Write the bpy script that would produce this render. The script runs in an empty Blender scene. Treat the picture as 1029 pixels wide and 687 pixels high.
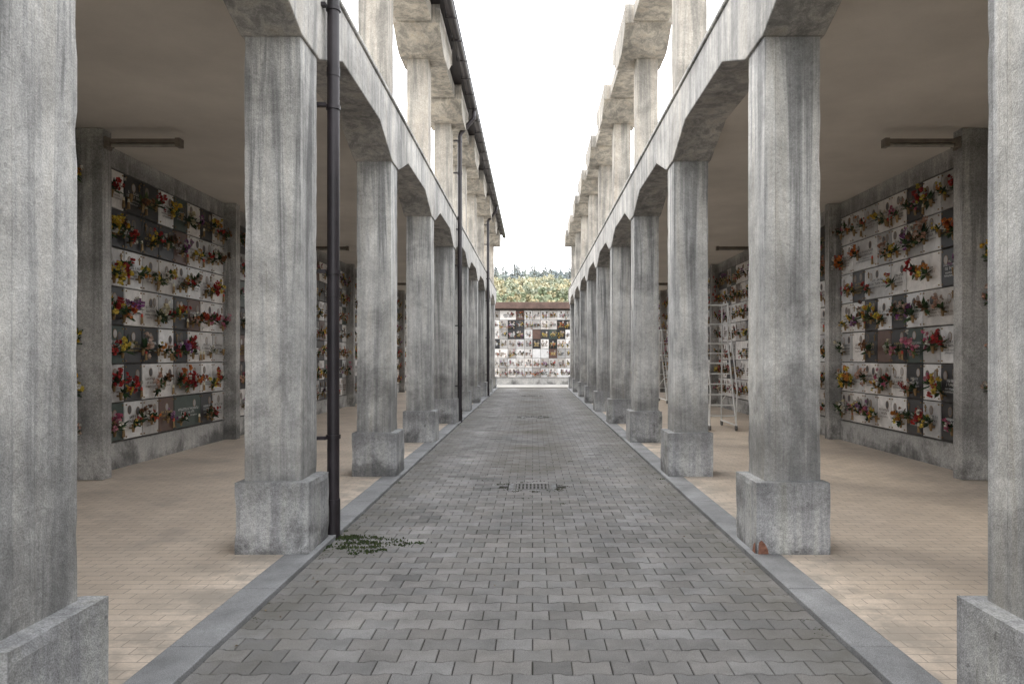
import bpy, math, random
from mathutils import Vector, noise
random.seed(7)
R=random.random
def U(a,b): return a+(b-a)*random.random()
sc=bpy.context.scene

# ------------------------------------------------------------ materials
class NT:
    def __init__(s,name,rough=0.85,metal=0.0):
        s.m=bpy.data.materials.new(name); s.m.use_nodes=True
        s.t=s.m.node_tree; s.b=s.t.nodes['Principled BSDF']
        s.b.inputs['Roughness'].default_value=rough; s.b.inputs['Metallic'].default_value=metal
        s.pos=s.t.nodes.new('ShaderNodeNewGeometry').outputs['Position']
    def L(s,a,b): s.t.links.new(a,b)
    def inp(s,sock,v):
        if isinstance(v,(int,float,tuple,list)): sock.default_value=v
        else: s.L(v,sock)
    def mapping(s,scale):
        n=s.t.nodes.new('ShaderNodeVectorMath'); n.operation='MULTIPLY'
        s.L(s.pos,n.inputs[0]); n.inputs[1].default_value=scale; return n.outputs[0]
    def noise(s,scale,detail=3,rough=0.55,vec=None,dist=0.0):
        n=s.t.nodes.new('ShaderNodeTexNoise'); n.inputs['Scale'].default_value=scale
        n.inputs['Detail'].default_value=detail; n.inputs['Roughness'].default_value=rough
        n.inputs['Distortion'].default_value=dist
        s.L(vec if vec is not None else s.pos,n.inputs['Vector']); return n.outputs['Fac']
    def mr(s,v,a,b,c,d,smooth=False):
        n=s.t.nodes.new('ShaderNodeMapRange'); s.inp(n.inputs[0],v)
        if smooth: n.interpolation_type='SMOOTHSTEP'
        for i,x in enumerate((a,b,c,d)): n.inputs[i+1].default_value=x
        return n.outputs[0]
    def math(s,op,a,b=0.0):
        n=s.t.nodes.new('ShaderNodeMath'); n.operation=op; s.inp(n.inputs[0],a); s.inp(n.inputs[1],b); return n.outputs[0]
    def scale(s,col,f):
        n=s.t.nodes.new('ShaderNodeVectorMath'); n.operation='SCALE'
        s.inp(n.inputs[0],col[:3] if isinstance(col,tuple) else col); s.inp(n.inputs['Scale'],f); return n.outputs[0]
    def mix(s,f,a,b,blend='MIX'):
        n=s.t.nodes.new('ShaderNodeMix'); n.data_type='RGBA'; n.blend_type=blend
        s.inp(n.inputs[0],f)
        for i,v in ((6,a),(7,b)):
            if isinstance(v,tuple) and len(v)==3: v=(*v,1)
            s.inp(n.inputs[i],v)
        return n.outputs[2]
    def sep(s):
        n=s.t.nodes.new('ShaderNodeSeparateXYZ'); s.L(s.pos,n.inputs[0]); return n.outputs
    def attr(s):
        n=s.t.nodes.new('ShaderNodeAttribute'); n.attribute_name='Col'; return n.outputs['Color']
    def col(s,c): s.inp(s.b.inputs['Base Color'],c if not isinstance(c,tuple) else (*c[:3],1))
    def bump(s,h,strength=0.3,dist=0.01):
        n=s.t.nodes.new('ShaderNodeBump'); n.inputs['Strength'].default_value=strength
        n.inputs['Distance'].default_value=dist; s.L(h,n.inputs['Height']); s.L(n.outputs[0],s.b.inputs['Normal'])

def concrete(name,base,dark=0.8,grime=True,tint=(0.36,0.33,0.27),grain=1.0,pits=0.8,boards=False):
    k=NT(name,0.9)
    nA=k.noise(1.3,6,0.72,dist=0.3); nF=k.noise(34,2,0.7); nG=k.noise(140,1,0.6)
    st=k.noise(1.0,4,0.7,vec=k.mapping((6,6,0.28)),dist=0.6)
    f=k.mr(nA,0.34,0.66,0.58,1.22)
    f=k.math('MULTIPLY',f,k.mr(st,0.38,0.60,dark,1.08,True))
    f=k.math('MULTIPLY',f,k.mr(nF,0.3,0.7,1-0.12*grain,1+0.12*grain))
    f=k.math('MULTIPLY',f,k.mr(nG,0.35,0.65,1-0.17*grain,1+0.14*grain))
    f=k.math('MULTIPLY',f,k.mr(k.noise(27,0,0.3),0.79,0.84,1,pits))
    hgt=k.math('ADD',nF,k.math('MULTIPLY',nG,0.7))
    sp=k.sep()
    if boards:   # faint formwork board joints, slightly wandering, different tone per board
        u=k.math('ADD',sp[0],sp[1]); u=k.math('MULTIPLY',k.math('ADD',u,k.mr(nA,0.3,0.7,-0.004,0.004)),8.3)
        fr_=k.math('ABSOLUTE',k.math('SUBTRACT',k.math('FRACT',u),0.5))
        line=k.mr(fr_,0.46,0.5,0,1)
        f=k.math('MULTIPLY',f,k.mr(k.math('MULTIPLY',line,k.mr(st,0.4,0.6,0.2,1)),0,1,1,0.80))
        wn=k.t.nodes.new('ShaderNodeTexWhiteNoise'); wn.noise_dimensions='1D'; k.L(k.math('FLOOR',u),wn.inputs['W'])
        f=k.math('MULTIPLY',f,k.mr(wn.outputs['Value'],0,1,0.92,1.06))
        hgt=k.math('ADD',hgt,k.math('MULTIPLY',line,0.6))
    if grime:
        nz=k.math('ADD',sp[2],k.mr(nA,0.3,0.7,-0.4,0.4))
        f=k.math('MULTIPLY',f,k.mr(nz,-0.1,0.3,0.52,1,True))
        a=k.mr(nz,0.40,0.60,0,1); b=k.mr(nz,0.7,1.8,1,0,True)
        f=k.math('MULTIPLY',f,k.mr(k.math('MULTIPLY',a,b),0,1,1,0.60))
        # water running down from the beam in tongues of varying length
        top=k.mr(k.math('ADD',sp[2],k.mr(st,0.35,0.65,1.5,-1.2)),3.0,4.3,0,1,True)
        f=k.math('MULTIPLY',f,k.mr(k.math('MULTIPLY',top,k.mr(sp[2],4.45,4.6,1,0)),0,1,1,0.66))
    c=k.mix(k.mr(st,0.45,0.75,0,0.7),base,tint)
    k.col(k.scale(c,f))
    k.bump(hgt,0.45,0.007)
    return k.m
M={}
M['conc']=concrete('concrete_weathered',(0.58,0.58,0.57),0.62,boards=True)
M['base']=concrete('concrete_plinth',(0.46,0.465,0.475),0.72,True,(0.33,0.33,0.28),1.4,0.6)
M['beam']=concrete('concrete_beam',(0.46,0.45,0.43),0.62,False,(0.37,0.33,0.27))
M['upper']=concrete('concrete_upper',(0.39,0.365,0.325),0.60,False,(0.34,0.28,0.215))
M['pil']=concrete('concrete_pilaster',(0.44,0.43,0.41),0.88,True,(0.38,0.36,0.33),1.8)
k=NT('ceiling_plaster',0.95)
f=k.math('MULTIPLY',k.mr(k.noise(0.5,5,0.65),0.3,0.7,0.80,1.08),k.mr(k.noise(50,2,0.6),0.3,0.7,0.97,1.02))
k.col(k.scale((0.63,0.59,0.53),f)); M['ceil']=k.m
# pavers
k=NT('concrete_pavers',0.8)
c=k.attr()
nL=k.noise(0.6,7,0.7); nM=k.noise(2.6,5,0.68)
f=k.mr(nL,0.32,0.68,0.62,1.3)
f=k.math('MULTIPLY',f,k.mr(nM,0.35,0.7,0.74,1.16))
f=k.math('MULTIPLY',f,k.mr(k.noise(170,1,0.7),0.3,0.7,0.72,1.25))
c=k.scale(c,f)
sp=k.sep(); ax=k.math('ABSOLUTE',sp[0])
edge=k.math('MULTIPLY',k.mr(ax,1.0,1.8,0,1,True),k.mr(nM,0.38,0.58,0.1,0.75))
c=k.mix(edge,c,(0.085,0.08,0.065))
mid=k.math('MULTIPLY',k.mr(ax,0.1,1.2,1,0,True),k.math('MULTIPLY',k.mr(nL,0.42,0.58,0,0.85),k.mr(sp[1],6,11,0.35,1)))
c=k.mix(mid,c,(0.085,0.075,0.058))
k.col(c); k.bump(k.noise(150,2,0.7),0.4,0.004); M['paver']=k.m
k=NT('paver_joint_sand',1.0)
k.col(k.mix(k.mr(k.noise(2,3),0.5,0.7,0,0.7),(0.030,0.028,0.025),(0.035,0.038,0.02))); M['joint']=k.m
# portico floor
k=NT('portico_floor_pavers',0.5)
br=k.t.nodes.new('ShaderNodeTexBrick'); k.L(k.pos,br.inputs['Vector'])
br.inputs['Scale'].default_value=1.0; br.inputs['Brick Width'].default_value=0.2; br.inputs['Row Height'].default_value=0.1
br.inputs['Mortar Size'].default_value=0.004; br.inputs['Mortar Smooth'].default_value=0.3
br.inputs['Color1'].default_value=(0.67,0.575,0.48,1); br.inputs['Color2'].default_value=(0.60,0.51,0.42,1); br.inputs['Mortar'].default_value=(0.33,0.28,0.23,1)
nL=k.noise(0.7,6,0.65)
f=k.math('MULTIPLY',k.mr(nL,0.3,0.7,0.78,1.12),k.mr(k.noise(90,1,0.7),0.3,0.7,0.92,1.06))
c=k.scale(br.outputs['Color'],f)
c=k.mix(k.mr(k.noise(1.3,5,0.6),0.56,0.68,0,0.45),c,(0.34,0.30,0.26))
ax=k.math('ABSOLUTE',k.sep()[0])
c=k.mix(k.math('MULTIPLY',k.mr(ax,2.0,2.9,1,0,True),k.mr(k.noise(3,5,0.7),0.42,0.6,0.05,0.75)),c,(0.27,0.245,0.215))
k.col(c); k.bump(br.outputs['Fac'],-0.2,0.003); M['floor']=k.m
k=NT('granite_kerb',0.7)
f=k.math('MULTIPLY',k.mr(k.noise(1.5,5,0.7),0.3,0.7,0.58,1.25),k.mr(k.noise(200,1,0.8),0.35,0.65,0.65,1.3))
k.col(k.scale((0.24,0.245,0.252),f)); M['kerb']=k.m
k=NT('forecourt_paving',0.9)
k.col(k.scale((0.42,0.405,0.38),k.mr(k.noise(0.8,4),0.3,0.7,0.8,1.1))); M['court']=k.m
k=NT('ground_grass',1.0)
k.col(k.mix(k.noise(0.3,4),(0.06,0.08,0.03),(0.11,0.10,0.05))); M['ground']=k.m
k=NT('memorial_stone',0.35)
v=k.noise(3.0,5,0.7,dist=1.8); c=k.scale(k.attr(),k.mr(v,0.35,0.65,0.8,1.08)); k.col(c); M['plate']=k.m
k=NT('niche_backing',0.9); k.col(k.scale((0.13,0.12,0.11),k.mr(k.noise(8,2),0.3,0.7,0.7,1.2))); M['back']=k.m
k=NT('engraved_letters',0.5); k.col(k.attr()); M['text']=k.m
def simple(key,name,colr,rough=0.5,metal=0.0,sc_=8,lo=0.75,hi=1.2):
    k=NT(name,rough,metal); k.col(k.scale(colr,k.mr(k.noise(sc_,3),0.3,0.7,lo,hi))); M[key]=k.m
simple('bronze','aged_bronze',(0.30,0.20,0.10),0.4,0.7,40,.6)
k=NT('flower_petals',0.7); k.col(k.attr()); M['petal']=k.m
simple('pipe','downpipe_metal',(0.020,0.016,0.019),0.45,0.1,5,.7,1.5)
simple('iron','cast_iron',(0.14,0.135,0.13),0.7,0.3,30,.6,1.4)
simple('white','painted_white_metal',(0.70,0.70,0.68),0.45,0,9,.85,1.05)
simple('lamp','lamp_housing',(0.16,0.135,0.11),0.5,0,9)
simple('tube','tube_diffuser',(0.32,0.30,0.26),0.3,0,9)
simple('coping','coping_brown',(0.12,0.075,0.06),0.8,0,3,.7,1.3)
simple('brick','red_brick_patch',(0.26,0.12,0.08),0.9,0,25,.5,1.3)
k=NT('leaf_foliage',0.9); k.col(k.attr()); M['leaf']=k.m
simple('bark','bark',(0.12,0.10,0.08),0.95,0,3)
k=NT('hill_soil',1.0); k.col(k.mix(k.mr(k.noise(0.06,4),0.4,0.6,0,1),(0.20,0.23,0.15),(0.30,0.29,0.18))); M['hill']=k.m  # soil tones lightened to carry the distance haze in the base colour

# ------------------------------------------------------------ mesh builder
class MB:
    def __init__(s): s.v=[];s.f=[];s.c=[];s.m=[];s.mats=[]
    def mi(s,mat):
        if mat not in s.mats: s.mats.append(mat)
        return s.mats.index(mat)
    def face(s,pts,mat,col=(1,1,1)):
        n=len(s.v); s.v.extend(pts); s.f.append(tuple(range(n,n+len(pts)))); s.c.append(col); s.m.append(s.mi(mat))
    def shape(s,vs,fs,mat,col=(1,1,1)):
        n=len(s.v); s.v.extend(vs); i=s.mi(mat)
        for f in fs: s.f.append(tuple(n+q for q in f)); s.c.append(col); s.m.append(i)
    def box(s,x0,x1,y0,y1,z0,z1,mat,col=(1,1,1),P=None):
        vs=[(x,y,z) for x in (x0,x1) for y in (y0,y1) for z in (z0,z1)]
        if P: vs=[P(*q) for q in vs]
        s.shape(vs,[(0,1,3,2),(4,6,7,5),(0,4,5,1),(2,3,7,6),(0,2,6,4),(1,5,7,3)],mat,col)
    def tube(s,a,b,r,mat,n=10,col=(1,1,1),r2=None,caps=True):
        a=Vector(a);b=Vector(b);d=(b-a).normalized(); r2=r if r2 is None else r2
        u=d.cross(Vector((0,0,1)) if abs(d.z)<0.9 else Vector((1,0,0))).normalized(); w=d.cross(u)
        vs=[]
        for p,rr in((a,r),(b,r2)):
            for i in range(n):
                t=2*math.pi*i/n; vs.append(tuple(p+(u*math.cos(t)+w*math.sin(t))*rr))
        fs=[(i,(i+1)%n,n+(i+1)%n,n+i) for i in range(n)]
        if caps: fs+= [tuple(range(n))[::-1],tuple(range(n,2*n))]
        s.shape(vs,fs,mat,col)
    def pipe(s,pts,r,mat,n=12):
        for a,b in zip(pts,pts[1:]): s.tube(a,b,r,mat,n)
    def obj(s,name,parent=None,smooth=False,bevel=0):
        me=bpy.data.meshes.new(name); me.from_pydata(s.v,[],s.f)
        for m in s.mats: me.materials.append(M[m])
        me.polygons.foreach_set('material_index',s.m)
        ca=me.color_attributes.new('Col','FLOAT_COLOR','CORNER')
        buf=[]
        for f,c in zip(s.f,s.c): buf.extend((c[0],c[1],c[2],1.0)*len(f))
        ca.data.foreach_set('color',buf)
        if smooth: me.polygons.foreach_set('use_smooth',[True]*len(s.f))
        me.update()
        if smooth:
            try: me.set_sharp_from_angle(angle=math.radians(40))
            except Exception: pass
        o=bpy.data.objects.new(name,me); sc.collection.objects.link(o)
        if parent: o.parent=parent
        if bevel:
            b=o.modifiers.new('bevel','BEVEL'); b.width=bevel; b.segments=2; b.limit_method='ANGLE'
        return o
def empty(name,loc=(0,0,0)):
    o=bpy.data.objects.new(name,None); sc.collection.objects.link(o); return o

# ------------------------------------------------------------ layout
COLS=[-4.6,-1.1,2.5,5.86]+[9.66+3.8*i for i in range(8)]   # front face of each plinth
XW=6.05; ZC=4.64
END=COLS[-1]+0.6
PIL=[9.38+4.6*i for i in range(-3,6)]                      # wall pilasters
FAR=42.0

def rough_block(mb,x0,x1,y0,y1,z0,z1,mat,n=(7,7,8),amp=0.0015,chip=0.010):
    """subdivided block with slightly worn arrises"""
    nx,ny,nz=n; idx={}
    vs=[];fs=[]
    def vid(i,j,k_):
        q=(i,j,k_)
        if q in idx: return idx[q]
        ext=(i in(0,nx))+(j in(0,ny))+(k_ in(0,nz))
        x=x0+(x1-x0)*i/nx; y=y0+(y1-y0)*j/ny; z=z0+(z1-z0)*k_/nz
        p=Vector((x,y,z)); c=Vector(((x0+x1)/2,(y0+y1)/2,z))
        nv=noise.noise_vector(p*3)
        p+=nv*amp
        if ext>=2:
            d=(c-Vector((x,y,z))); d.normalize()
            t=max(0,noise.noise(Vector((x,y,z))*6+Vector((3,1,7))))*chip*2+0.004
            if k_ in (0,nz) : p.z+= (t*0.7 if k_==0 else -t*0.7)
            p+=d*t
        idx[q]=len(vs); vs.append(tuple(p)); return idx[q]
    for i in range(nx):
        for j in range(ny):
            for k_ in (0,nz): fs.append((vid(i,j,k_),vid(i+1,j,k_),vid(i+1,j+1,k_),vid(i,j+1,k_)))
    for i in range(nx):
        for k_ in range(nz):
            for j in (0,ny): fs.append((vid(i,j,k_),vid(i+1,j,k_),vid(i+1,j,k_+1),vid(i,j,k_+1)))
    for j in range(ny):
        for k_ in range(nz):
            for i in (0,nx): fs.append((vid(i,j,k_),vid(i,j+1,k_),vid(i,j+1,k_+1),vid(i,j,k_+1)))
    mb.shape(vs,fs,mat)

def profile_beam(mb,pts,zt,x0,x1,mat):
    vs=[]
    for y,z in pts:
        vs+=[(x0,y,z),(x1,y,z),(x1,y,zt),(x0,y,zt)]
    fs=[]
    for i in range(len(pts)-1):
        a=4*i;b=a+4
        for q in range(4): fs.append((a+q,a+(q+1)%4,b+(q+1)%4,b+q))
    fs.append((0,1,2,3)); n=4*(len(pts)-1); fs.append((n+3,n+2,n+1,n))
    mb.shape(vs,fs,mat)

PALS=[[(0.50,0.03,0.03),(0.30,0.02,0.02)],[(0.68,0.42,0.04),(0.72,0.54,0.08)],[(0.64,0.20,0.04),(0.46,0.07,0.03)],
      [(0.60,0.26,0.31),(0.46,0.10,0.18)],[(0.66,0.63,0.56),(0.62,0.55,0.38)],[(0.26,0.08,0.24),(0.42,0.24,0.38)],[(0.44,0.04,0.03),(0.66,0.48,0.09)],
      [(0.52,0.29,0.2),(0.58,0.44,0.36)],[(0.36,0.03,0.03),(0.50,0.05,0.04)],[(0.14,0.07,0.04),(0.28,0.13,0.06)],[(0.70,0.55,0.08),(0.6,0.25,0.05)]]
def bouquet(mb,P,u,v,w,size,detail):
    pal=random.choice(PALS); nb=int(U(6,16)*(1 if detail else 0.6)); lean=random.gauss(0,.25); droop=U(0,.5)
    for _ in range(int(U(16,40)) if detail else 11):   # leaves
        a=U(-2.2,2.2)+lean; l=size*U(0.5,1.25); wd=size*U(0.09,0.2)
        du=math.sin(a)*l; dv=math.cos(a)*l*U(0.3,1); dw=U(-0.02,0.10)
        g=random.choice([(0.02,0.05,0.015),(0.03,0.065,0.02),(0.02,0.035,0.015),(0.06,0.09,0.03),(0.012,0.025,0.01)])
        p0=P(u,v,w); pm1=P(u+du*.5-wd,v+dv*.6,w+dw*.5); pm2=P(u+du*.5+wd,v+dv*.5,w+dw*.6+0.02); p1=P(u+du,v+dv,w+dw)
        mb.face([p0,pm1,p1,pm2],'leaf',g)
    for _ in range(nb):
        cu=u+(random.gauss(0,0.40)+lean)*size; cv=v+(0.55-droop*.5+random.gauss(0,0.33))*size; cw=w+U(0,0.10); c=random.choice(pal); r=size*U(0.16,0.30)
        if R()<0.1: c=(0.66,0.63,0.56)
        for _ in range(12 if detail else 6):
            d=Vector((U(-1,1),U(-1,1),U(-0.2,1))).normalized(); t=d.cross(Vector((U(-1,1),U(-1,1),U(-1,1)))).normalized()
            e=d*r; s_=t*r*0.45; kf=U(0.5,1.1); cc=(min(.85,c[0]*kf),min(.85,c[1]*kf),min(.85,c[2]*kf))
            q=lambda vec:P(cu+vec.x,cv+vec.y,cw+max(vec.z,-0.01))
            mb.face([q(e*0.1),q(e*0.7+s_),q(e*1.05),q(e*0.7-s_)],'petal',cc)
def niche_bay(pl,fl,P,u0,u1,dist,ncol=None,v0=0.42,rows=7,ph=0.56,darkp=0.24):
    n=ncol or max(1,round((u1-u0)/0.49)); pw=(u1-u0)/n; detail=dist<18
    skip=set()
    for r in range(rows):
        for c in range(n):
            if (r,c) in skip: continue
            wide=1
            if c<n-1 and R()<0.06: wide=2; skip.add((r,c+1))
            a=u0+c*pw+0.009; b=u0+(c+wide)*pw-0.009; z0=v0+r*ph+0.009; z1=v0+(r+1)*ph-0.009
            q=R(); dp=darkp*(1.3 if noise.noise(Vector((a*.9,z0*1.3,dist)))>0.0 else 0.75)*(1.35 if r>=4 else .85)
            if q<dp: g=U(0.012,0.05); col=random.choice([(g,g,g*1.05)]*5+[(0.12,0.07,0.055),(0.05,0.07,0.06)]); dark=True
            elif q<dp+0.27: g=U(0.34,0.54); w_=U(.85,.97); col=(g,g*(w_+1)/2,g*w_); dark=False
            else: g=U(0.60,0.82); w_=U(.88,.98); col=(g,g*(w_+1)/2,g*w_); dark=False
            th=0.03+U(0,0.008); bv=0.008
            vs=[P(x,y,0.004) for x,y in((a,z0),(b,z0),(b,z1),(a,z1))]+[P(x,y,th-bv) for x,y in((a,z0),(b,z0),(b,z1),(a,z1))]+[P(x,y,th) for x,y in((a+bv,z0+bv),(b-bv,z0+bv),(b-bv,z1-bv),(a+bv,z1-bv))]
            fs=[(i,(i+1)%4,4+(i+1)%4,4+i) for i in range(4)]+[(4+i,4+(i+1)%4,8+(i+1)%4,8+i) for i in range(4)]+[(8,9,10,11)]
            pl.shape(vs,fs,'plate',col)
            W=b-a; H=z1-z0
            if detail:
                for cx,cz in ((a+.035,z0+.035),(b-.035,z0+.035),(a+.035,z1-.035),(b-.035,z1-.035)):
                    pl.box(cx-.010,cx+.010,cz-.010,cz+.010,th,th+.012,'bronze',P=P)
            if R()<0.04: continue
            tc=(0.45,0.33,0.13) if (dark and R()<0.5) else ((0.6,0.6,0.58) if dark else random.choice([(0.04,0.035,0.03),(0.12,0.08,0.05),(0.06,0.06,0.06)]))
            side=random.choice((-1,1))
            for rep in range(1 if R()<.6 else 2):
                px=(a+b)/2+ (0 if (R()<0.4 and rep==0) else -side*W*0.24*(1-2*rep)); pz=z0+H*U(0.70,0.8)
                ow,oh=0.046,0.060; m=12 if detail else 7
                pl.face([P(px+math.cos(2*math.pi*i/m)*ow*1.2,pz+math.sin(2*math.pi*i/m)*oh*1.17,th+.003+rep*.0005) for i in range(m)],'bronze')
                pl.face([P(px+math.cos(2*math.pi*i/m)*ow,pz+math.sin(2*math.pi*i/m)*oh,th+.006+rep*.0005) for i in range(m)],'text',random.choice([(0.25,0.22,0.2),(0.4,0.37,0.35),(0.10,0.09,0.09)]))
            if R()<0.25:   # small bronze cross
                cx=(a+b)/2+side*W*.33; cz=z0+H*.8
                pl.box(cx-.008,cx+.008,cz-.06,cz+.05,th,th+.012,'bronze',P=P); pl.box(cx-.03,cx+.03,cz+.008,cz+.022,th,th+.0135,'bronze',P=P)
            for li,(zz,hh) in enumerate(((0.54,0.040),(0.43,0.040),(0.33,0.026),(0.25,0.026))):
                if li==3 and R()<.5: continue
                zz=z0+H*zz; tw=W*U(0.4,0.78) if li<2 else W*U(0.45,0.7); x=(a+b)/2-tw/2; xe=x+tw
                if not detail:
                    x1=x+tw*U(.35,.6); pl.box(x,x1,zz,zz+hh,th,th+.003,'text',tc,P); pl.box(x1+.03,xe,zz,zz+hh,th,th+.003,'text',tc,P); continue
                while x<xe:
                    lw=hh*U(0.45,0.75)
                    if R()<0.12: x+=lw; continue
                    s_=hh*0.26
                    pl.face([P(x,zz,th+.003),P(x+s_,zz,th+.003),P(x+s_,zz+hh,th+.003),P(x,zz+hh,th+.003)],'text',tc)
                    if R()<0.75:
                        y_=zz+random.choice((0,hh*.4,hh*.8)); pl.face([P(x+s_,y_,th+.003),P(x+lw,y_,th+.003),P(x+lw,y_+s_,th+.003),P(x+s_,y_+s_,th+.003)],'text',tc)
                    x+=lw+hh*0.2
            q=R(); sides=[] if q<0.05 else ([side] if q<0.58 else [side,-side])
            for sd in sides:
                vx=(a+b)/2+sd*W*U(0.08,0.38); vz=z0+H*U(0.04,0.32)
                pl.tube(P(vx,vz,th+0.055),P(vx,vz+0.12,th+0.06),0.016,'bronze',8 if detail else 5,r2=0.032)
                pl.box(vx-.012,vx+.012,vz+.05,vz+.075,th,th+.05,'bronze',P=P)
                if R()<0.96: bouquet(fl,P,vx,vz+0.11,th+0.07,U(0.10,0.225),detail)
            if R()<0.4:   # votive lamp
                lx=(a+b)/2-side*W*0.38; lz=z0+H*0.08
                pl.tube(P(lx,lz,th+.03),P(lx,lz+.10,th+.03),0.022,'bronze',8 if detail else 5,r2=0.016)
                pl.tube(P(lx,lz+.10,th+.03),P(lx,lz+.15,th+.03),0.02,'petal',8 if detail else 5,col=(0.6,0.08,0.05) if R()<.6 else (0.7,0.65,0.5),r2=0.012)

def make_building(s):
    B=empty('columbarium_building')
    def X(a,b): return (min(s*a,s*b),max(s*a,s*b))
    sh=MB(); ba=MB()
    for i,c in enumerate(COLS):
        near=c<15
        x0,x1=X(1.83,2.44)
        rough_block(ba,x0,x1,c,c+0.6,0.0,0.62,'base',(12,12,12) if near else (2,2,2),0.002,0.012)
        x0,x1=X(1.92,2.39)
        rough_block(sh,x0,x1,c+0.08,c+0.53,0.60,4.32,'conc',(6,6,50) if near else (2,2,6),0.0015,0.008)
    ba.obj('column_plinths',B); sh.obj('column_shafts',B)
    pts=[]; zb=4.30; zm=4.60
    for c in COLS:
        a=c+0.06;b=c+0.55
        pts+=[(a-0.78,zm),(a,zb),(b,zb),(b+0.78,zm)]
    bm=MB(); x0,x1=X(1.90,2.42); profile_beam(bm,pts,5.1,x0,x1,'beam')
    x0,x1=X(1.875,2.0); bm.box(x0,x1,pts[0][0],pts[-1][0],5.103,5.15,'beam')
    bm.obj('arcade_beam',B,bevel=0.012)
    cl=MB(); x0,x1=X(2.42,6.6); cl.box(x0,x1,pts[0][0],END+.2,ZC,5.0,'ceil'); cl.obj('ceiling_slab',B)
    up=MB()
    for c in COLS:
        x0,x1=X(1.97,2.38)
        rough_block(up,x0,x1,c+0.10,c+0.50,5.1,7.32,'upper',(3,3,12),0.0015,0.006)
    up.obj('upper_posts',B)
    cp=MB()
    for c in COLS:
        x0,x1=X(1.66,2.50); m=c+0.3; pr=[]
        for t in range(7): q=t/6; pr.append((m-0.95+q*0.68,7.62-0.34*math.sin(q*math.pi/2)**1.2))
        pr+=[(2*m-y,z) for y,z in pr[::-1]]
        profile_beam(cp,pr,7.93,x0,x1,'upper')
    cp.obj('upper_capitals',B,bevel=0.012)
    ub=MB(); x0,x1=X(1.80,2.44)
    ub.box(x0,x1,COLS[0]-0.5,END+0.3,7.64,7.90,'upper'); ub.obj('upper_beam',B,bevel=0.01)
    w=MB(); x0,x1=X(XW,6.6); w.box(x0,x1,COLS[0]-.5,END,-0.05,ZC,'back')
    x0,x1=X(XW-0.05,XW); w.box(x0,x1,COLS[0]-.5,END,0.03,0.40,'pil')
    x0,x1=X(XW-0.03,XW); w.box(x0,x1,COLS[0]-.5,END,0.42+7*0.56+0.01,ZC,'pil')
    w.obj('niche_wall_structure',B)
    pi=MB()
    for c in PIL:
        x0,x1=X(5.62 if c<12 else 5.78,XW+.01); rough_block(pi,x0,x1,c,c+0.2,0.03,ZC-.002,'pil',(2,3,10),0.002,0.006)
    pi.obj('wall_pilasters',B)
    pl=MB(); fl=MB()
    P=(lambda u,v,w_:(-XW+w_,u,v)) if s<0 else (lambda u,v,w_:(XW-w_,u,v))
    for a,b in zip(PIL,PIL[1:]+[END]):
        niche_bay(pl,fl,P,a+0.21,b-0.01,a,darkp=0.30 if s<0 else 0.19)
    pl.obj('memorial_plates',B); fl.obj('memorial_flowers',B)
    return B
BL=make_building(-1); BR=make_building(1)

# gutter + downpipes on the left
g=MB(); 
y0,y1=COLS[0]-.5,END+.4; n=10; r=0.085; cx,cz=-1.47,7.86
for i in range(n):
    a0=math.pi+math.pi*i/n;a1=math.pi+math.pi*(i+1)/n
    for rr in (r,r-0.006):
        g.face([(cx+math.cos(a0)*rr,y0,cz+math.sin(a0)*rr),(cx+math.cos(a1)*rr,y0,cz+math.sin(a1)*rr),(cx+math.cos(a1)*rr,y1,cz+math.sin(a1)*rr),(cx+math.cos(a0)*rr,y1,cz+math.sin(a0)*rr)],'pipe')
g.tube((cx+r,y0,cz),(cx+r,y1,cz),0.012,'pipe',6)
y=y0
while y<y1:
    g.box(cx-r-.012,cx+r+.012,y,y+.03,cz-r-.02,cz-r-.005,'pipe'); g.box(cx-r-.02,cx-r-.004,y,y+.03,cz-r-.02,cz+.05,'pipe'); y+=0.95
g.box(-2.62,-1.53,y0,y1,7.945,7.975,'pipe')
g.obj('roof_gutter',smooth=False)
for ci in (3,6,9):
    c=COLS[ci]; d=MB(); yy=c+0.69; x=-1.82
    d.pipe([(cx,yy,cz-r),(cx,yy,cz-.22),(cx-.02,yy,cz-.28),(x+.03,yy,cz-.62),(x,yy,cz-.70),(x,yy,0.05)],0.055,'pipe',16)
    for z in (0.9,2.4,3.9,4.8,6.2,7.0):
        d.tube((x,yy,z),(x,yy,z+.035),0.066,'pipe',16); d.box(x-.15,x-.04,yy-.12,yy-.06,z,z+.03,'pipe')
    for z in (2.0,4.0,6.0): d.tube((x,yy,z+.2),(x,yy,z+.28),0.060,'pipe',16)
    d.tube((x,yy,0.0),(x,yy,0.35),0.062,'pipe',16)
    d.obj('downpipe',smooth=True)

for ci in (3,5,7):
    for s in (-1,1):
        l=MB(); y=PIL[ci]+0.06; e=0.0 if ci==3 else 0.16
        def bx(a,b,y0,y1,z0,z1,m): l.box(min(s*a,s*b),max(s*a,s*b),y0,y1,z0,z1,m)
        bx(4.64+e,5.59+e,y-.05,y+.05,4.45,4.50,'lamp'); bx(4.62+e,4.68+e,y-.06,y+.06,4.40,4.51,'lamp'); bx(5.54+e,5.585+e,y-.06,y+.06,4.40,4.51,'lamp')
        l.tube((s*(4.68+e),y,4.425),(s*(5.54+e),y,4.425),0.024,'tube',10)
        bx(5.59+e,5.618+e,y-.05,y+.10,4.38,4.53,'lamp')
        l.obj('fluorescent_light')

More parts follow.
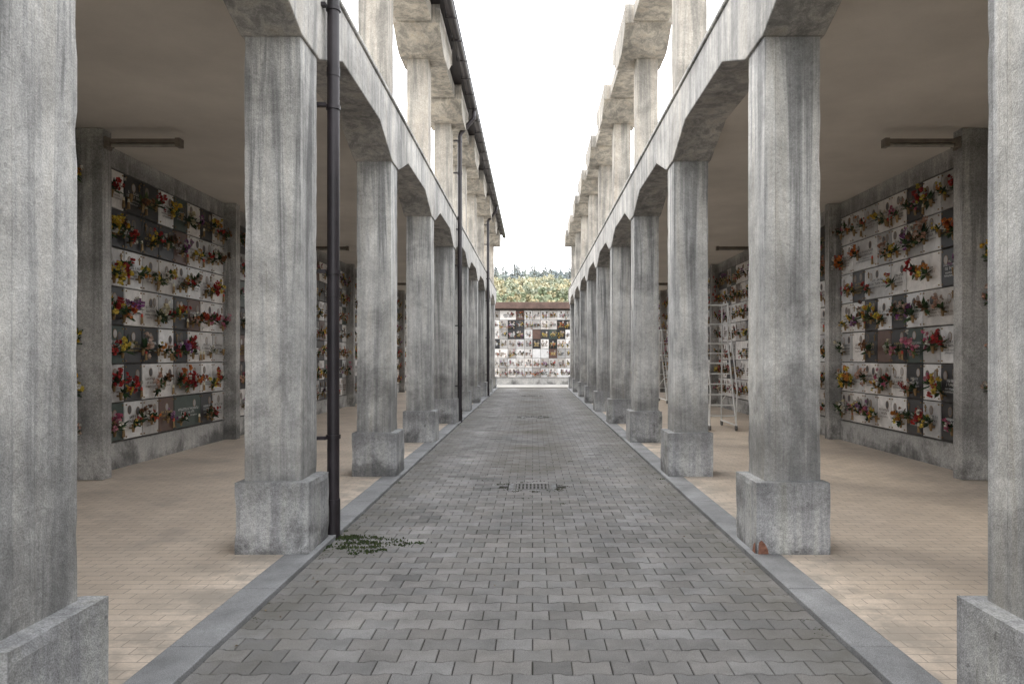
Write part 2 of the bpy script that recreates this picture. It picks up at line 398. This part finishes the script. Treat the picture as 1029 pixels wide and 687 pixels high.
# ------------------------------------------------------------ ground
G=MB(); G.face([(-900,-900,-0.06),(900,-900,-0.06),(900,900,-0.06),(-900,900,-0.06)],'ground'); G.obj('ground')
Y0=-9.0
J=MB(); J.box(-1.80,1.80,Y0,END+.4,-0.05,-0.008,'joint'); J.obj('path_bedding')
pv=MB(); Lh=0.105; w1=0.0855; w0=0.0695; pitch=w1+w0; gap=0.0030
def outline(cx,cy,ins):
    e=Lh-gap-ins; A=w1-gap-ins; Bq=w0-gap-ins
    return [(cx+x,cy+y) for x,y in ((-e,-A),(-.065,-A),(-.040,-Bq),(.040,-Bq),(.065,-A),(e,-A),(e,A),(.065,A),(.040,Bq),(-.040,Bq),(-.065,A),(-e,A))]
DR=[(0.0,9.1),(0.0,19.5),(0.0,30)]
row=0; y=-1.0
while y<END+.3:
    off=(row%2)*Lh; i=-9
    while True:
        cxp=i*2*Lh+off; i+=1
        if cxp>1.80: break
        if cxp<-1.80: continue
        if any(abs(cxp-dx)<0.33 and abs(y-dy)<0.26 for dx,dy in DR): continue
        dz=U(-0.0012,0.0012); tx=U(-.006,.006); ty=U(-.006,.006)
        jx=U(-.001,.001); jy=U(-.001,.001)
        o=[(max(-1.779,min(1.779,a+jx)),b+jy) for a,b in outline(cxp,y,0)]; ii=[(max(-1.775,min(1.775,a+jx)),b+jy) for a,b in outline(cxp,y,0.004)]
        zz=lambda a,b:dz+tx*(a-cxp)+ty*(b-y)
        gcol=U(0.195,0.275)
        if R()<0.06: gcol*=0.78
        wt=U(0.92,0.985)
        col=(gcol,gcol*(wt+1)/2,gcol*wt)
        if y<20:
            vs=[(a,b,-0.03) for a,b in o]+[(a,b,-0.003+zz(a,b)) for a,b in o]+[(a,b,zz(a,b)) for a,b in ii]
            fs=[(q,(q+1)%12,12+(q+1)%12,12+q) for q in range(12)]+[(12+q,12+(q+1)%12,24+(q+1)%12,24+q) for q in range(12)]+[tuple(range(24,36))]
        else:
            vs=[(a,b,-0.02) for a,b in o]+[(a,b,zz(a,b)) for a,b in o]
            fs=[(q,(q+1)%12,12+(q+1)%12,12+q) for q in range(12)]+[tuple(range(12,24))]
        pv.shape(vs,fs,'paver',col)
    y+=pitch; row+=1
pv.obj('paved_path')
for s in (-1,1):
    kb=MB(); y=Y0
    while y<END+.3:
        l=min(1.0,END+.3-y); x0,x1=sorted((s*1.782,s*2.03))
        kb.box(x0,x1,y+.003,y+l-.003,-0.05,0.035+U(-.002,.002),'kerb'); y+=l
        if l<0.5: break
    kb.obj('stone_kerb',bevel=0.006)
    fl=MB(); x0,x1=sorted((s*2.033,s*6.2)); fl.box(x0,x1,Y0,END+.3,-0.05,0.030,'floor'); fl.obj('portico_floor')
ct=MB(); ct.box(-22,22,END+.42,FAR,-0.05,0.02,'court'); ct.box(-22,22,END+.31,END+.42,-0.05,0.06,'court'); ct.obj('forecourt_pavement')
for dx,dy in DR:
    d=MB(); 
    for a,b,c_,e in ((-.3,.3,-.26,-.2),(-.3,.3,.2,.26),(-.3,-.24,-.2,.2),(.24,.3,-.2,.2)): d.box(dx+a,dx+b,dy+c_,dy+e,-.05,-0.001,'base')
    for a,b,c_,e in ((-.24,.24,-.2,-.17),(-.24,.24,.17,.2),(-.24,-.21,-.17,.17),(.21,.24,-.17,.17)): d.box(dx+a+.002,dx+b-.002,dy+c_,dy+e,-.05,0.003,'iron')
    for i in range(9):
        x=dx-.19+i*.0475; d.box(x-.012,x+.012,dy-.17,dy+.17,-.03,0.001,'iron')
    d.box(dx-.2,dx+.2,dy-.012,dy+.012,-.032,0.002,'iron')
    d.obj('drain_grate')
ms=MB()
GR=[(0.04,0.065,0.02),(0.03,0.05,0.018),(0.065,0.085,0.025),(0.05,0.055,0.025)]
BRN=[(0.05,0.055,0.025),(0.06,0.05,0.03),(0.04,0.045,0.02)]
def tuft(x,y,n,sr,hk=1,pal=GR):
    for _ in range(n):
        a=x+random.gauss(0,sr); b=y+random.gauss(0,sr*0.6)
        if abs(a)>1.77: a=math.copysign(1.77,a)
        t=U(0,6.28); s_=U(.004,.011); h=U(.004,.022)*hk; g_=random.choice(pal)
        ms.face([(a-math.cos(t)*s_,b-math.sin(t)*s_,0),(a+math.cos(t)*s_,b+math.sin(t)*s_,0.001),(a+math.cos(t)*s_*.6+U(-.01,.01),b+math.sin(t)*s_*.6,h),(a-math.cos(t)*s_*.5,b-math.sin(t)*s_*.5,h*1.2)],'leaf',g_)
tuft(-1.66,6.52,260,0.06)
for _ in range(36): tuft(-1.45+random.gauss(0,.15),6.32+random.gauss(0,.13),26,U(.02,.05),.8)
for _ in range(7):
    s=random.choice((-1,1)); tuft(s*U(1.74,1.77),U(5,26),int(U(6,16)),U(.012,.025),.6)
for dx,dy in DR:
    for _ in range(26):
        t=U(0,6.28); tuft(dx+math.cos(t)*U(.34,.5),dy+math.sin(t)*U(.28,.42),16,.03,.3,BRN)
for _ in range(60):   # dirt and moss caught in joints along the middle
    tuft(random.gauss(0,.55),U(8,24),10,.03,.25,BRN)
for _ in range(110):  # grit along the kerb
    s=random.choice((-1,1)); tuft(s*U(1.70,1.77),U(3,34),8,.025,.2,BRN)
ms.obj('moss_patch')
lv=MB()
for _ in range(80):
    s=random.choice((-1,1)); x=s*(1.76-abs(random.gauss(0,.25))) if R()<.8 else U(-1.6,1.6); y=U(3,30); t=U(0,6.28); s_=U(.008,.02)
    c=random.choice([(0.16,0.10,0.05),(0.10,0.07,0.04),(0.22,0.16,0.08)])
    ca,sa=math.cos(t)*s_,math.sin(t)*s_
    lv.face([(x-ca,y-sa,.004),(x-sa*.5,y+ca*.5,.012),(x+ca,y+sa,.006),(x+sa*.5,y-ca*.5,.009)],'leaf',c)
lv.obj('fallen_leaves')
bp=MB(); yb=COLS[3]-0.004
bp.face([(1.845,yb,.03),(1.93,yb,.03),(1.925,yb,.07),(1.90,yb,.12),(1.87,yb,.15),(1.85,yb,.13)],'brick')
bp.face([(1.826,yb+.02,.03),(1.826,yb+.02,.13),(1.826,yb+.07,.10),(1.826,yb+.10,.03)],'brick')
bp.obj('brick_patch',BR)

# ------------------------------------------------------------ rolling ladder
def ladder(x,y,h,wd,run):
    m=MB(); r=0.018
    for s in (-1,1):
        xx=x+s*wd/2
        m.tube((xx,y,0.12),(xx,y+run,h-0.9),r*1.2,'white',8)
        m.tube((xx,y+run+.55,0.12),(xx,y+run+.5,h-.9),r,'white',8)
        m.tube((xx,y+run,h-.9),(xx,y+run+.5,h-.9),r,'white',8)
        m.tube((xx,y+run,h-.9),(xx,y+run,h),r,'white',8); m.tube((xx,y+run+.5,h-.9),(xx,y+run+.5,h),r,'white',8)
        m.tube((xx,y+run,h),(xx,y+run+.5,h),r,'white',8); m.tube((xx,y+run,h-.45),(xx,y+run+.5,h-.45),r*.8,'white',8)
        m.tube((xx,y-.05,.9),(xx,y+run,h),r*.8,'white',8); m.tube((xx,y+.03,.12),(xx,y-.05,.9),r*.8,'white',8)
        m.tube((xx,y,.15),(xx,y+run+.55,.15),r,'white',8); m.tube((xx,y+run*.5,h*.35),(xx,y+run+.52,.6),r*.7,'white',6)
        for yy in (y+.02,y+run+.53): m.tube((xx-.02,yy,.092),(xx+.02,yy,.092),0.06,'iron',14)
    n=8
    for i in range(1,n+1):
        t=i/n; yy=y+run*t; z=.12+(h-1.02)*t
        m.box(x-wd/2,x+wd/2,yy-.02,yy+.10,z-.012,z+.012,'white')
    m.box(x-wd/2,x+wd/2,y+run,y+run+.5,h-.92,h-.895,'white')
    for z in (.5,1.0,1.5): m.tube((x-wd/2,y+run+.54,z),(x+wd/2,y+run+.54,z),r*.7,'white',6)
    m.tube((x-wd/2,y+run+.5,h),(x+wd/2,y+run+.5,h),r,'white',8); m.tube((x-wd/2,y+run+.5,h-.45),(x+wd/2,y+run+.5,h-.45),r*.8,'white',8)
    m.obj('rolling_ladder')
ladder(4.15,15.6,2.85,0.58,0.7)
ladder(4.9,24.5,2.6,0.6,1.0)

# ------------------------------------------------------------ far columbarium wall
FB=empty('end_columbarium_wall')
w=MB(); w.box(-14,14,FAR,FAR+1.2,-.05,4.42,'back'); w.box(-14,14,FAR-.05,FAR,0.02,0.40,'pil'); w.obj('wall_core',FB)
w=MB(); w.box(-14.2,14.2,FAR-.45,FAR+1.4,4.425,4.80,'coping'); w.obj('roof_coping',FB,bevel=.02)
pl=MB(); fl=MB(); P=lambda u,v,w_:(u,FAR-w_,v)
random.seed(11)
u=-12.0
while u<12: niche_bay(pl,fl,P,u,u+2.4,40,5,darkp=.24); u+=2.4
pl.obj('memorial_plates',FB); fl.obj('memorial_flowers',FB)

# ------------------------------------------------------------ hill and forest
def hz(x,y):
    t=max(0,min(1,(y-120)/380)); return 56*t**1.05*(0.97+0.14*noise.noise(Vector((x*.014+.7,y*.008,0))))-0.06
h=MB(); nx,ny=40,44; vs=[];fs=[]
for j in range(ny+1):
    for i in range(nx+1):
        x=-400+800*i/nx; y=110+440*j/ny; vs.append((x,y,hz(x,y)))
for j in range(ny):
    for i in range(nx): a=j*(nx+1)+i; fs.append((a,a+1,a+nx+2,a+nx+1))
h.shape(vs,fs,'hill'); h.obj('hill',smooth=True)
fr=MB(); random.seed(5)
def tree(x,y,H,kind,col,dn=1.0):
    z0=hz(x,y); fr.tube((x,y,z0-.2),(x+U(-.3,.3),y,z0+H*.75),H*.018,'bark',5,r2=H*.006)
    for _ in range(4):
        t=U(.35,.7); a=U(0,6.28); fr.tube((x,y,z0+H*t),(x+math.cos(a)*H*.2,y+math.sin(a)*H*.2,z0+H*(t+.18)),H*.009,'bark',4,r2=H*.003)
    if kind=='pine':
        for _ in range(int(130*dn)):
            t=U(.12,1); rad=(1-t)*H*.24*U(.4,1.1)*(0.75+.35*math.sin(t*40)); a=U(0,6.28); s_=U(.4,.8)
            p=Vector((x+math.cos(a)*rad,y+math.sin(a)*rad,z0+H*t)); d=Vector((math.cos(a),math.sin(a),-.35)); q=Vector((-math.sin(a),math.cos(a),0))
            kf=U(.85,1.12); fr.face([tuple(p-d*s_),tuple(p+q*s_*.5),tuple(p+d*s_),tuple(p-q*s_*.5)],'leaf',tuple(c*kf for c in col))
    else:
        cl=[(x+U(-.26,.26)*H,y+U(-.26,.26)*H,z0+H*U(.2,.82),H*U(.14,.22)) for _ in range(6)]
        for cx_,cy_,cz_,r_ in cl:
            kb=U(.88,1.1)
            for _ in range(int(24*dn)):
                d=Vector((U(-1,1),U(-1,1),U(-1,1))).normalized(); p=Vector((cx_,cy_,cz_))+d*r_*U(.5,1.1); s_=U(.35,.75)
                e=Vector((U(-1,1),U(-1,1),U(-1,1))).normalized(); g_=e.cross(d).normalized()
                kf=kb*U(.88,1.1); fr.face([tuple(p-e*s_),tuple(p+g_*s_*.7),tuple(p+e*s_),tuple(p-g_*s_*.7)],'leaf',tuple(c*kf for c in col))
for _ in range(680):  # atmospheric haze is mixed into these pale leaf colours, there is no volume
    y=U(190,505); x=U(-26,26)*(.4+y/220)
    q=R()
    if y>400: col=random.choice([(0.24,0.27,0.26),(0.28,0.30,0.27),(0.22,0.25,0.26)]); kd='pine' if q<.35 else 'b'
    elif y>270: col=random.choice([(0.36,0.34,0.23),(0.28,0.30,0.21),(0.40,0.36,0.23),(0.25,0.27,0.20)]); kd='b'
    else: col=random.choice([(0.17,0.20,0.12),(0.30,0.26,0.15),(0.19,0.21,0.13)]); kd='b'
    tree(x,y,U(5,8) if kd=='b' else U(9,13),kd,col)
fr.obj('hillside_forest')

# ------------------------------------------------------------ light
W=bpy.data.worlds.new('World'); sc.world=W; W.use_nodes=True; nt=W.node_tree
bg=nt.nodes['Background']; sky=nt.nodes.new('ShaderNodeTexSky'); sky.sky_type='NISHITA'; sky.sun_disc=False
EL,AZ=math.radians(52),math.radians(-60)
sky.sun_elevation=EL; sky.sun_rotation=AZ; sky.dust_density=4; sky.air_density=1
mx=nt.nodes.new('ShaderNodeMix'); mx.data_type='RGBA'; mx.inputs[0].default_value=0.85
nt.links.new(sky.outputs[0],mx.inputs[6]); mx.inputs[7].default_value=(33.5,34,35,1)
nt.links.new(mx.outputs[2],bg.inputs['Color']); bg.inputs['Strength'].default_value=0.135
sl=bpy.data.lights.new('sun','SUN'); sl.energy=1.4; sl.angle=math.radians(12); sl.color=(1,.92,.80)
so=bpy.data.objects.new('sun',sl); sc.collection.objects.link(so)
d=Vector((math.sin(AZ)*math.cos(EL),math.cos(AZ)*math.cos(EL),math.sin(EL)))
so.rotation_euler=d.to_track_quat('Z','Y').to_euler()
sc.view_settings.view_transform='Standard'; sc.view_settings.look='None'; sc.view_settings.exposure=0
# ------------------------------------------------------------ camera
cd=bpy.data.cameras.new('camera'); co=bpy.data.objects.new('camera',cd); sc.collection.objects.link(co)
co.location=(0,0,1.65); co.rotation_euler=(math.radians(90),0,0)
cd.sensor_width=36; cd.lens=25.2; cd.shift_x=-0.020; cd.shift_y=0.0141; cd.clip_end=3000; cd.clip_start=0.05
sc.camera=co
